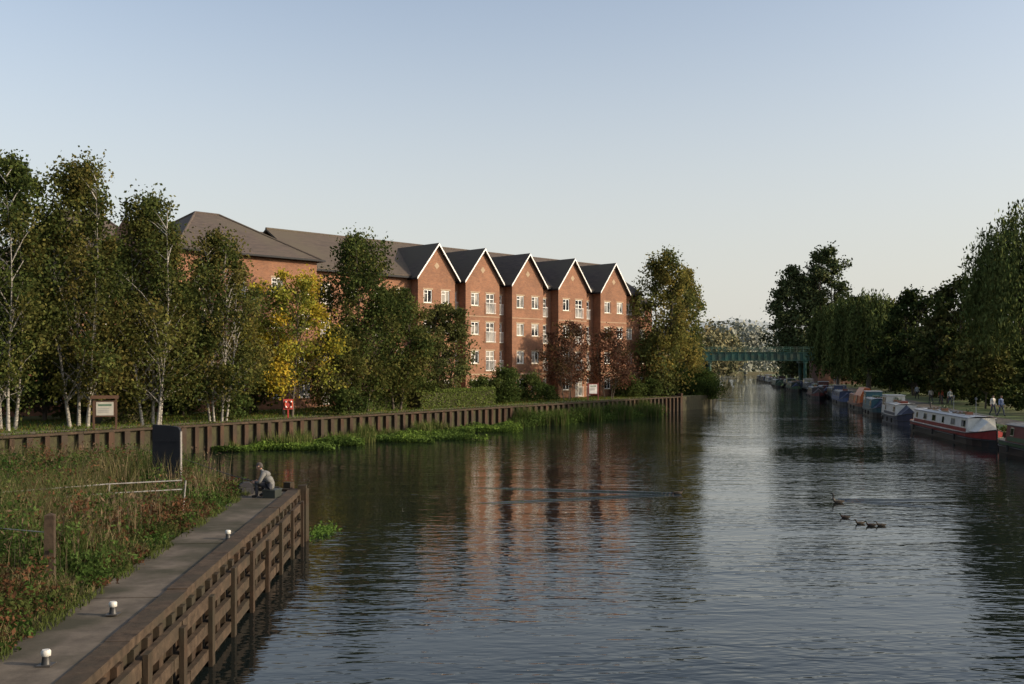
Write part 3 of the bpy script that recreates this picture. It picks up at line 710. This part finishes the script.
# ---------------------------------------------------------------- boats
def lerp(a,b,t): return a+(b-a)*t
def narrowboat(y0,L,hull,band,cabin,roofc,style=0,off=0.0,bow=-1):
    mb=MB()
    xs=[-L/2,-L/2+.3,-L/2+.9,-L/2+2,0,L/2-3,L/2-2,L/2-1,L/2-.4,L/2]
    ws=[.4,.82,1.02,1.05,1.05,1.05,.95,.66,.36,.05];hs=[.85,.82,.78,.75,.72,.78,.85,.98,1.08,1.15]
    for s in(-1,1):
        for (za,zb,c,k1,k2) in((-.3,.50,hull,.9,.97),(.50,None,band,.97,1.0)):
            for i in range(len(xs)-1):
                z0a=za;z1a=zb if zb else hs[i];z1b=zb if zb else hs[i+1]
                v=[(xs[i],s*ws[i]*k1,z0a),(xs[i+1],s*ws[i+1]*k1,z0a),(xs[i+1],s*ws[i+1]*k2,z1b),(xs[i],s*ws[i]*k2,z1a)]
                mb.add(v,[(0,1,2,3)] if s<0 else [(3,2,1,0)],0,c)
        for zz in(.42,.62): mb.tube([(x,s*(w*.985+.02),(zz if zz<.5 else h-.04)) for x,w,h in zip(xs,ws,hs)],.03,5,0,(.02,.02,.02))
    mb.add([(xs[0],-ws[0]*.9,-.3),(xs[0],ws[0]*.9,-.3),(xs[0],ws[0],hs[0]),(xs[0],-ws[0],hs[0])],[(3,2,1,0)],0,hull)
    for i in range(len(xs)-1):
        mb.add([(xs[i],-ws[i],hs[i]-.06),(xs[i+1],-ws[i+1],hs[i+1]-.06),(xs[i+1],ws[i+1],hs[i+1]-.06),(xs[i],ws[i],hs[i]-.06)],[(0,1,2,3)],0,(.09,.08,.07))
    a,b=-L/2+1.7,L/2-3.0; zt=1.72
    def cab(a,b,zb,zt,wb,wt,c):
        v=[(a,-wb,zb),(b,-wb,zb),(b,-wt,zt),(a,-wt,zt),(a,wb,zb),(b,wb,zb),(b,wt,zt),(a,wt,zt)]
        mb.add(v,[(0,1,2,3),(7,6,5,4),(1,5,6,2),(4,0,3,7)],0,c)
    cab(a,b,.7,zt,.95,.82,cabin)
    for s in(-1,1):
        def yy(z): return s*(lerp(.95,.82,(z-.7)/(zt-.7)))
        v=[(a+.2,yy(.78)+s*.012,.78),(b-.2,yy(.78)+s*.012,.78),(b-.2,yy(1.02)+s*.012,1.02),(a+.2,yy(1.02)+s*.012,1.02)]
        mb.add(v,[(0,1,2,3)],0,band)
        nwin=max(2,int((b-a)/2.3))
        for i in range(nwin):
            u=a+.9+(b-a-1.8)*i/(nwin-1);hw=.42 if (i%3) else .22
            for (g,cc,mt,o) in((.04,(.55,.5,.35),0,.02),(0,(0,0,0),1,.03)):
                z0,z1=1.12-g,1.52+g
                mb.add([(u-hw-g,yy(z0)+s*o,z0),(u+hw+g,yy(z0)+s*o,z0),(u+hw+g,yy(z1)+s*o,z1),(u-hw-g,yy(z1)+s*o,z1)],[(0,1,2,3)],mt,cc)
    for i,(ya,yb2,za,zb) in enumerate(((-.88,-.4,zt,zt+.09),(-.4,.4,zt+.09,zt+.09),(.4,.88,zt+.09,zt))):
        mb.add([(a-.1,ya,za),(b+.1,ya,za),(b+.1,yb2,zb),(a-.1,yb2,zb)],[(0,1,2,3)],0,roofc)
    for s in(-1,1): mb.box((a-.1,min(s*.82,s*.89),zt-.05),(b+.1,max(s*.82,s*.89),zt+.001),0,roofc); mb.tube([(a,s*.72,zt+.12),(b,s*.72,zt+.12)],.018,5,0,(.5,.45,.35))
    u=a+.6
    while u<b-1:
        q=random.random()
        if q<.25: mb.box((u,-.3,zt+.09),(u+.7,.3,zt+.3),0,random.choice([(.05,.1,.05),(.2,.05,.03),(.12,.09,.06),(.3,.3,.32)]))
        elif q<.42: mb.tube([(u,.2,zt+.05),(u,.2,zt+.5)],[.06,.06],8,0,(.02,.02,.02)); mb.tube([(u,.2,zt+.5),(u,.2,zt+.58)],[.09,.05],8,0,(.02,.02,.02))
        elif q<.6: mb.box((u,-.45,zt+.1),(u+1.6,-.38,zt+.16),0,(.3,.2,.1)); mb.box((u,.1,zt+.1),(u+1.1,.6,zt+.14),0,(.03,.04,.07))
        elif q<.72:
            for kk in range(3): mb.tube([(u,-.3+.25*kk,zt+.12),(u+.5,-.28+.25*kk,zt+.14)],[.1,.1],7,0,(.16,.10,.06))
        elif q<.85:
            mb.box((u,-.2,zt+.09),(u+.5,.2,zt+.28),0,(.25,.1,.05)); k=40
            mb.leaves(np.array([u+.25,0,zt+.38])+rng.normal(size=(k,3))*np.array([.2,.12,.09]),.13,np.tile((.06,.1,.02),(k,1)),0)
        else:
            mb.tube([(u,0,zt+.1),(u,0,zt+1.3)],.02,5,0,(.3,.3,.3)); mb.box((u-.18,-.02,zt+1.15),(u+.18,.02,zt+1.3),0,(.2,.2,.2))
        u+=random.uniform(.9,1.8)
    b2=b+1.4
    if style!=2:
        c=cabin if style==0 else (.03,.04,.08)
        v=[(b,-.82,.85),(b,.82,.85),(b,0,1.72),(b2,-.7,.9),(b2,.7,.9),(b2,0,1.55)]
        mb.add(v,[(0,2,5,3)],0,c);mb.add(v,[(1,4,5,2)],0,c);mb.add(v,[3,5,4],0,c)
    if style==1:
        cab(-L/2+.4,a+.9,.75,2.35,.93,.8,cabin); mb.box((-L/2+.3,-.86,2.352),(a+1,.86,2.42),0,roofc)
        for s in(-1,1):
            mb.add([(-L/2+.6,s*.875,1.5),(a+.7,s*.875,1.5),(a+.7,s*.84,2.2),(-L/2+.6,s*.84,2.2)],[(0,1,2,3)],1)
    if style==2:
        v=[];prof=[(-1.0,.8),(-.9,1.7),(-.35,2.6),(.35,2.6),(.9,1.7),(1.0,.8)]
        x0,x1=L*.05,L/2-1.3
        for x in(x0,x1): v+=[(x,y*(1 if x==x0 else .8),z) for y,z in prof]
        mb.add(v,[(i,i+1,i+7,i+6) for i in range(5)],0,(.55,.14,.03));mb.add(v,[0,1,2,3,4,5],0,(.5,.12,.03));mb.add(v,[11,10,9,8,7,6],0,(.5,.12,.03))
    mb.tube([(-L/2-.15,0,.0),(-L/2-.15,0,1.0),(-L/2+.1,0,1.25),(-L/2+.9,0,1.3)],.025,6,0,(.5,.5,.5))
    for i in range(3):
        u=-L/2+2.5+i*(L-5)/2.5; mb.tube([(u,-1.13,.15),(u,-1.13,.55)],.07,7,0,(.02,.02,.02))
    mb.tube([(L/2+.02,0,-.1),(L/2+.04,0,1.2)],.045,6,0,(.02,.02,.02))
    x0_,x1_=xb(y0)+1.1+off,xb(y0+L)+1.1+off
    ang=math.atan2(L,x1_-x0_)
    if bow<0: ang+=math.pi
    mb.build('narrowboat',['paint','glass'],loc=((x0_+x1_)/2,y0+L/2,.0),rot=ang+random.uniform(-.012,.012))
BK=(.015,.015,.017);RDc=(.20,.02,.02);WH=(.62,.60,.54);BL=(.03,.06,.16);GN=(.03,.08,.04);GY=(.2,.2,.2);LG=(.42,.43,.44)
narrowboat(43,17.5,BK,GN,(.12,.03,.03),GY,0)
narrowboat(62.5,18.5,BK,RDc,WH,LG,0)
narrowboat(84,11,(.05,.06,.09),(.04,.05,.08),WH,(.5,.5,.48),1)
narrowboat(98,11,BK,(.03,.08,.10),(.04,.12,.15),LG,1)
narrowboat(111,13,BK,(.2,.06,.03),(.25,.07,.03),(.3,.12,.06),2)
narrowboat(127,14,BK,BL,(.05,.07,.13),GY,1,off=-.5)
yy=142.5
for L,c,r,stl,of in((16,(.04,.05,.05),GY,0,.2),(12,(.10,.03,.025),LG,1,-.3),(17,(.03,.06,.04),GY,0,0),(10,(.25,.24,.22),LG,1,.3),(16,(.04,.05,.09),GY,0,-.2),(15,(.3,.28,.25),LG,0,0),(12,(.08,.03,.03),GY,1,.2),(17,(.05,.07,.05),LG,0,0),(16,(.3,.3,.28),LG,1,0),(16,(.04,.05,.08),GY,0,0),(14,(.1,.1,.1),GY,0,0)):
    narrowboat(yy,L,BK,tuple(min(1,k*1.3) for k in c),c,r,stl,off=of); yy+=L+random.uniform(1,4)
narrowboat(228,15,BK,GN,(.05,.09,.06),LG,0,off=-2.6)
narrowboat(150,14,BK,(.1,.02,.02),(.06,.05,.05),GY,0,off=-2.5)
narrowboat(196,13,BK,GN,(.03,.05,.04),GY,1,off=-2.6)

# ---------------------------------------------------------------- skinned figures
import bmesh
def skin_fig(name,J,Eg,loc,rot,scale=1,root=0,sub=2,extra=None):
    me=bpy.data.meshes.new(name+'_sk'); me.from_pydata([j[0] for j in J],[(a,b) for a,b,_ in Eg],[])
    ob=bpy.data.objects.new(name+'_sk',me);SC.collection.objects.link(ob)
    ob.modifiers.new('s','SKIN')
    sv=me.skin_vertices[0].data
    for i,j in enumerate(J):
        r=j[1] if isinstance(j[1],tuple) else (j[1],j[1]); sv[i].radius=r; sv[i].use_root=(i==root)
    sb=ob.modifiers.new('u','SUBSURF');sb.levels=sub;sb.render_levels=sub
    dg=bpy.context.evaluated_depsgraph_get(); ev=ob.evaluated_get(dg); m2=bpy.data.meshes.new_from_object(ev)
    v=np.array([q.co[:] for q in m2.vertices]); mb=MB()
    A=np.array([J[a][0] for a,b,_ in Eg],float);Bq=np.array([J[b][0] for a,b,_ in Eg],float)
    rr=[(np.mean(J[a][1])+np.mean(J[b][1]))/2 for a,b,_ in Eg]
    for p in m2.polygons:
        c=np.array(p.center);AB=Bq-A;t=np.clip(((c-A)*AB).sum(1)/((AB**2).sum(1)+1e-9),0,1)
        dd=np.linalg.norm(A+AB*t[:,None]-c,axis=1)-np.array(rr)
        vs=list(p.vertices); mb.add(v[vs],np.arange(len(vs)),0,Eg[int(np.argmin(dd))][2],True)
    bpy.data.objects.remove(ob)
    if extra: extra(mb)
    o=mb.build(name,['matte'],loc=loc,rot=rot,scale=scale)
    bm=bmesh.new();bm.from_mesh(o.data);bmesh.ops.remove_doubles(bm,verts=bm.verts,dist=.0004);bm.to_mesh(o.data);bm.free()
    return o
SK=(.42,.25,.18)
def head_extra(mb,c,f,hair,hat=False):
    c=np.array(c,float);f=np.array(f,float);f/=np.linalg.norm(f);s=np.cross(f,[0,0,1]);s/=np.linalg.norm(s);u=np.cross(s,f)
    n=14;rows=[]
    a=np.linspace(0,2*np.pi,n,endpoint=False)
    for k,ph in enumerate(np.linspace(-1.45,1.45,11)):
        z=.118*math.sin(ph);r=math.cos(ph)
        jaw=.8 if ph<-.4 else 1
        rows.append(np.array([c+u*z+f*(math.cos(q)*.098*r*(jaw if math.cos(q)<0 else 1)+(.008 if ph<0 else 0))+s*math.sin(q)*.076*r*jaw for q in a]))
    for k in range(10):
        for j in range(n):
            j2=(j+1)%n;q=[rows[k][j],rows[k][j2],rows[k+1][j2],rows[k+1][j]];m=sum(q)/4-c
            isH=(m@u)>.045 or ((m@f)<.005 and (m@u)>-.06)
            col=hair if isH else SK
            if isH: q=[c+(x-c)*1.07 for x in q]
            mb.add(q,[(0,1,2,3)],0,col,True)
    mb.add([c+f*.095+u*.03,c+f*.125-u*.022,c+f*.092+s*.016-u*.03],[0,1,2],0,SK);mb.add([c+f*.095+u*.03,c+f*.092-s*.016-u*.03,c+f*.125-u*.022],[0,1,2],0,SK)
    for e in(-1,1):
        mb.tube([c+f*.088+s*e*.032+u*.008,c+f*.097+s*e*.032+u*.008],[.011,.009],7,0,(.03,.02,.02))
        mb.tube([c+s*e*.074-u*.02,c+s*e*.084+u*.02-f*.01],[.02,.022],6,0,SK)
    mb.beam(c+f*.099-u*.055-s*.024,c+f*.099-u*.055+s*.024,.008,.01,0,(.25,.08,.07))
def hand(mb,w,dirv,side,col=SK):
    w=np.array(w,float);d=np.array(dirv,float);d/=np.linalg.norm(d);s=np.array(side,float);s/=np.linalg.norm(s);u=np.cross(d,s)
    mb.tube([w-d*.02,w+d*.03,w+d*.085],[.026,.038,.034],8,0,col)
    for i,l in enumerate((.065,.078,.072,.055)):
        b=w+d*.075+s*(.027-.018*i)
        mb.tube([b,b+d*l*.45-u*.008,b+d*l*.7-u*.035,b+d*l*.5-u*.055],[.0095,.009,.008,.006],6,0,col)
    b=w+d*.03+s*.03; mb.tube([b,b+s*.025+d*.025-u*.01,b+s*.02+d*.05-u*.035],[.012,.010,.008],6,0,col)
JK=(.13,.13,.125);TR=(.03,.032,.04);BT=(.03,.025,.02)
J=[((0,0,.36),(.15,.13)),((-.07,0,.48),(.15,.12)),((-.17,0,.62),(.16,.125)),((-.27,0,.72),(.13,.10)),((-.34,0,.79),.055),((-.38,0,.85),.05),
 ((-.24,.19,.69),.072),((-.32,.26,.48),.055),((-.54,.14,.46),.036),
 ((-.24,-.19,.69),.072),((-.32,-.26,.48),.055),((-.54,-.10,.44),.036),
 ((-.03,.10,.35),.10),((-.43,.17,.47),.07),((-.38,.18,.12),.048),((-.38,.18,.06),.05),((-.54,.20,.04),.038),
 ((-.03,-.10,.35),.10),((-.45,-.15,.45),.07),((-.45,-.16,.12),.048),((-.45,-.16,.06),.05),((-.61,-.17,.04),.038)]
Eg=[(0,1,JK),(1,2,JK),(2,3,JK),(3,4,JK),(4,5,SK),(3,6,JK),(6,7,JK),(7,8,JK),(3,9,JK),(9,10,JK),(10,11,JK),(0,12,TR),(12,13,TR),(13,14,TR),(14,15,BT),(15,16,BT),(0,17,TR),(17,18,TR),(18,19,TR),(19,20,BT),(20,21,BT)]
def ex(mb):
    head_extra(mb,(-.43,0,.93),(-1,0,-.35),(.06,.05,.045))
    hand(mb,(-.54,.14,.46),(-1,-.5,0),(0,.2,1));hand(mb,(-.54,-.10,.44),(-1,.4,.1),(0,-.2,1))
fy=27.9;fx=gx(273,fy)
skin_fig('seated_angler',J,Eg,(fx,fy,1.5),-.2,.93,extra=ex)
mb=MB();mb.box((-.18,-.22,0),(.18,.22,.20),0,(.03,.035,.03));mb.box((-.19,-.24,.203),(.19,.24,.24),0,(.035,.04,.035))
mb.tube([(-.18,-.2,.12),(-.24,-.2,.14),(-.24,.2,.14),(-.18,.2,.12)],.012,5,0,(.02,.02,.02))
mb.build('tackle_box',['paint'],loc=(fx-.02,fy,1.5),rot=-.2)
mb=MB();mb.tube([(0,0,0),(-.9,0,.12),(-3,.0,.55),(-5,0,.8)],[.014,.010,.006,.003],6,0,(.03,.03,.035));mb.tube([(-.1,0,-.02),(-.1,0,-.1)],[.03,.035],8,0,(.1,.1,.1))
mb.build('fishing_rod',['paint'],loc=(fx-.47,fy+.12,1.5+.42),rot=-.5)
mb=MB();pr_=[(-.22,0),(-.25,.12),(-.2,.3),(-.08,.38),(.08,.38),(.2,.3),(.25,.12),(.22,0)]
v=[(x,-.14*(1-.3*z),z) for x,z in pr_]+[(x,.14*(1-.3*z),z) for x,z in pr_];n=8
mb.add(v,np.arange(n),0,(.03,.03,.035));mb.add(v,np.arange(n,2*n)[::-1],0,(.03,.03,.035))
for i in range(n-1): mb.add([v[i],v[i+1],v[i+1+n],v[i+n]],[(0,3,2,1)],0,(.035,.035,.04))
mb.tube([(-.1,-.05,.37),(-.08,0,.47),(.08,0,.47),(.1,-.05,.37)],.012,5,0,(.02,.02,.02));mb.box((-.14,-.17,.06),(.14,-.12,.2),0,(.045,.045,.05))
mb.build('fishing_bag',['matte'],loc=(gx(246,28.7),28.7,1.5),rot=.3,scale=.9)
def walker(loc,rot,top,leg,hair,ph=.25):
    J=[((0,0,.95),(.14,.11)),((0,0,1.12),(.13,.10)),((.01,0,1.3),(.155,.11)),((.01,0,1.42),(.12,.09)),((.01,0,1.5),.052),((.02,0,1.57),.048),
     ((0,.19,1.4),.062),((-.05,.24,1.13),.047),((.06+ph*.3,.24,.90),.032),((0,-.19,1.4),.062),((.0,-.24,1.13),.047),((-.02-ph*.4+.15,-.24,.92),.032),
     ((0,.09,.9),.095),((ph*.6,.1,.5),.065),((ph*.9,.1,.1),.045),((ph*.9,.1,.05),.045),((ph*.9+.16,.11,.03),.035),
     ((0,-.09,.9),.095),((-ph*.2+.02,-.1,.5),.065),((-ph*1.1,-.1,.13),.045),((-ph*1.15,-.1,.08),.045),((-ph*1.1+.14,-.11,.03),.035)]
    Eg=[(0,1,top),(1,2,top),(2,3,top),(3,4,top),(4,5,SK),(3,6,top),(6,7,top),(7,8,top),(3,9,top),(9,10,top),(10,11,top),(0,12,leg),(12,13,leg),(13,14,leg),(14,15,BT),(15,16,BT),(0,17,leg),(17,18,leg),(18,19,leg),(19,20,BT),(20,21,BT)]
    def ex(mb):
        head_extra(mb,(.03,0,1.64),(1,0,-.03),hair)
        hand(mb,J[8][0],(.3,0,-1),(1,0,0));hand(mb,J[11][0],(.1,0,-1),(1,0,0))
    skin_fig('person_walking',J,Eg,loc,rot,1.0,extra=ex)
for p,d,r,t,l,h_ in((993,86,-1.3,(.6,.57,.52),(.05,.05,.08),(.03,.02,.015)),(1001,85,-1.2,(.2,.25,.4),(.06,.07,.10),(.15,.1,.05)),(931,114,1.6,(.65,.6,.55),(.06,.06,.07),(.02,.02,.02)),(941,112,-1.6,(.45,.09,.06),(.04,.05,.08),(.05,.03,.02)),(950,108,-1.6,(.55,.55,.5),(.04,.05,.08),(.05,.03,.02)),(917,128,-1.6,(.4,.4,.4),(.03,.03,.03),(.03,.02,.02))):
    xx=max(gx(p,d),xb(d)+5.2); walker((xx,d,.855),r,t,l,h_,.28)
def fowl(name,p,py,rot,sc,bodyc,neckc,headc,bill,neck=0.0):
    d=HC*1000/(py-365)
    J=[((-.28,0,.12),.015),((-.18,0,.09),.06),((-.02,0,.07),(.10,.085)),((.13,0,.08),(.08,.075)),((.20,0,.15+neck*.3),.036),((.21,0,.21+neck),.032),((.24,0,.25+neck),.04),((.30,0,.24+neck),.02),((.35,0,.23+neck),(.018,.008))]
    Eg=[(0,1,bodyc),(1,2,bodyc),(2,3,neckc if neck==0 else bodyc),(3,4,neckc),(4,5,headc),(5,6,headc),(6,7,headc),(7,8,bill)]
    def ex(mb):
        for s in(-1,1):
            mb.add([(-.2,s*.07,.13),(-.02,s*.1,.13),(.08,s*.085,.11),(.02,s*.103,.05),(-.15,s*.085,.06)],[0,1,2,3,4],0,tuple(k*.7 for k in bodyc))
            mb.tube([(.252,s*.03,.262+neck),(.252,s*.04,.262+neck)],.006,5,0,(.01,.01,.01))
    skin_fig(name,J,Eg,(gx(p,d),d,-.02),rot,sc,root=2,extra=ex)
br=(.045,.035,.025)
fowl('canada_goose',838,503,math.pi*.96,.85,(.07,.055,.04),(.12,.1,.08),(.012,.012,.012),(.012,.012,.012),.2)
fowl('mallard_duck',845,518,3.0,.66,br,(.04,.02,.015),(.012,.03,.018),(.3,.24,.05))
fowl('mallard_duck',860,524,3.3,.66,br,br,br,(.2,.13,.05))
fowl('mallard_duck',871,526,2.9,.66,br,(.04,.02,.015),(.012,.03,.018),(.3,.24,.05))
fowl('mallard_duck',881,526,3.1,.64,br,br,br,(.2,.13,.05))
fowl('mallard_duck',678,494,0.1,.85,br,br,(.03,.025,.02),(.2,.13,.05))

# ---------------------------------------------------------------- signs, lifebuoy
def board_sign(name,p,d,w,h0,h1,face,frame,roofed=False):
    mb=MB()
    for s in(-1,1): mb.box((s*w/2-.05+s*.05,-.05,-.2),(s*w/2+.05+s*.05,.05,h1+.1),0,frame)
    mb.box((-w/2,-.04,h0),(w/2,.04,h1),0,frame);mb.box((-w/2+.08,-.055,h0+.08),(w/2-.08,-.041,h1-.08),0,face)
    mb.box((-w/2+.18,-.062,h1-.3),(w/2-.18,-.056,h1-.2),0,(.08,.15,.1))
    for k in range(3): mb.box((-w/2+.18,-.062,h1-.46-.1*k),(w/2-.3,-.056,h1-.42-.1*k+.01),0,(.3,.3,.28))
    if roofed: mb.add([(-w/2-.2,-.2,h1+.1),(w/2+.2,-.2,h1+.1),(w/2+.2,0,h1+.28),(-w/2-.2,0,h1+.28),(w/2+.2,.2,h1+.1),(-w/2-.2,.2,h1+.1)],[(0,1,2,3),(3,2,4,5)],0,frame)
    mb.build(name,['paint'],loc=(gx(p,d),d,1.6),rot=.25)
board_sign('notice_board',105,55.0,1.05,.75,1.65,(.42,.40,.34),(.09,.05,.03),True)
board_sign('information_sign',593,102,1.0,.6,1.7,(.65,.63,.6),(.2,.05,.04))
mb=MB();mb.box((-.05,-.05,-.1),(.05,.05,1.3),0,(.25,.02,.015));mb.box((-.34,-.06,.6),(.34,.06,1.3),0,(.28,.025,.02))
a=np.linspace(0,2*np.pi,21);mb.tube(np.stack([.25*np.cos(a),np.full(21,-.12),.95+.25*np.sin(a)],1),.055,8,0,(.45,.08,.025))
for q in range(4):
    aa=np.linspace(q*np.pi/2+.6,q*np.pi/2+.95,4);mb.tube(np.stack([.25*np.cos(aa),np.full(4,-.12),.95+.25*np.sin(aa)],1),.06,8,0,(.7,.7,.68))
mb.build('lifebuoy_stand',['paint'],loc=(gx(288,67.5),67.5,1.6),rot=.5)

# ---------------------------------------------------------------- light, sky, camera
AZ=math.radians(100); EL=math.radians(20)
W=bpy.data.worlds.new('World');SC.world=W;W.use_nodes=True;nt=W.node_tree;nt.nodes.clear()
o=nt.nodes.new('ShaderNodeOutputWorld');bg=nt.nodes.new('ShaderNodeBackground');sk=nt.nodes.new('ShaderNodeTexSky');sk.sky_type='NISHITA';sk.sun_disc=False
sk.sun_elevation=EL;sk.sun_rotation=AZ;sk.air_density=1.0;sk.dust_density=3.2;sk.ozone_density=1.3;sk.altitude=0
hs=nt.nodes.new('ShaderNodeHueSaturation');hs.inputs['Saturation'].default_value=.74
nt.links.new(sk.outputs[0],hs.inputs['Color'])
tcw=nt.nodes.new('ShaderNodeTexCoord');sz=nt.nodes.new('ShaderNodeSeparateXYZ');nt.links.new(tcw.outputs['Generated'],sz.inputs[0])
mr=nt.nodes.new('ShaderNodeMapRange');mr.interpolation_type='SMOOTHSTEP';mr.inputs[1].default_value=-.05;mr.inputs[2].default_value=.42;mr.inputs[3].default_value=.88;mr.inputs[4].default_value=0
nt.links.new(sz.outputs[2],mr.inputs[0])
mxw=nt.nodes.new('ShaderNodeMix');mxw.data_type='RGBA';mxw.inputs[7].default_value=(3.45,3.38,3.12,1)
nt.links.new(mr.outputs[0],mxw.inputs[0]);nt.links.new(hs.outputs[0],mxw.inputs[6]);nt.links.new(mxw.outputs[2],bg.inputs[0])
nt.links.new(bg.outputs[0],o.inputs[0]);bg.inputs[1].default_value=.225
sd=bpy.data.lights.new('sun','SUN');sd.energy=4.8;sd.angle=math.radians(.5);sd.color=(1,.80,.56)
so=bpy.data.objects.new('sun',sd);SC.collection.objects.link(so)
dirv=Vector((math.sin(AZ)*math.cos(EL),math.cos(AZ)*math.cos(EL),math.sin(EL)))
so.rotation_euler=dirv.to_track_quat('Z','Y').to_euler();so.location=(60,0,60)
cd=bpy.data.cameras.new('camera');co=bpy.data.objects.new('camera',cd);SC.collection.objects.link(co)
co.location=(0,0,HC);co.rotation_euler=(math.pi/2,0,0);cd.sensor_width=36;cd.lens=36*1000/1024;cd.shift_y=23/1024;cd.clip_end=6000;cd.clip_start=.1
SC.camera=co
SC.view_settings.view_transform='Standard';SC.view_settings.look='None';SC.view_settings.exposure=0
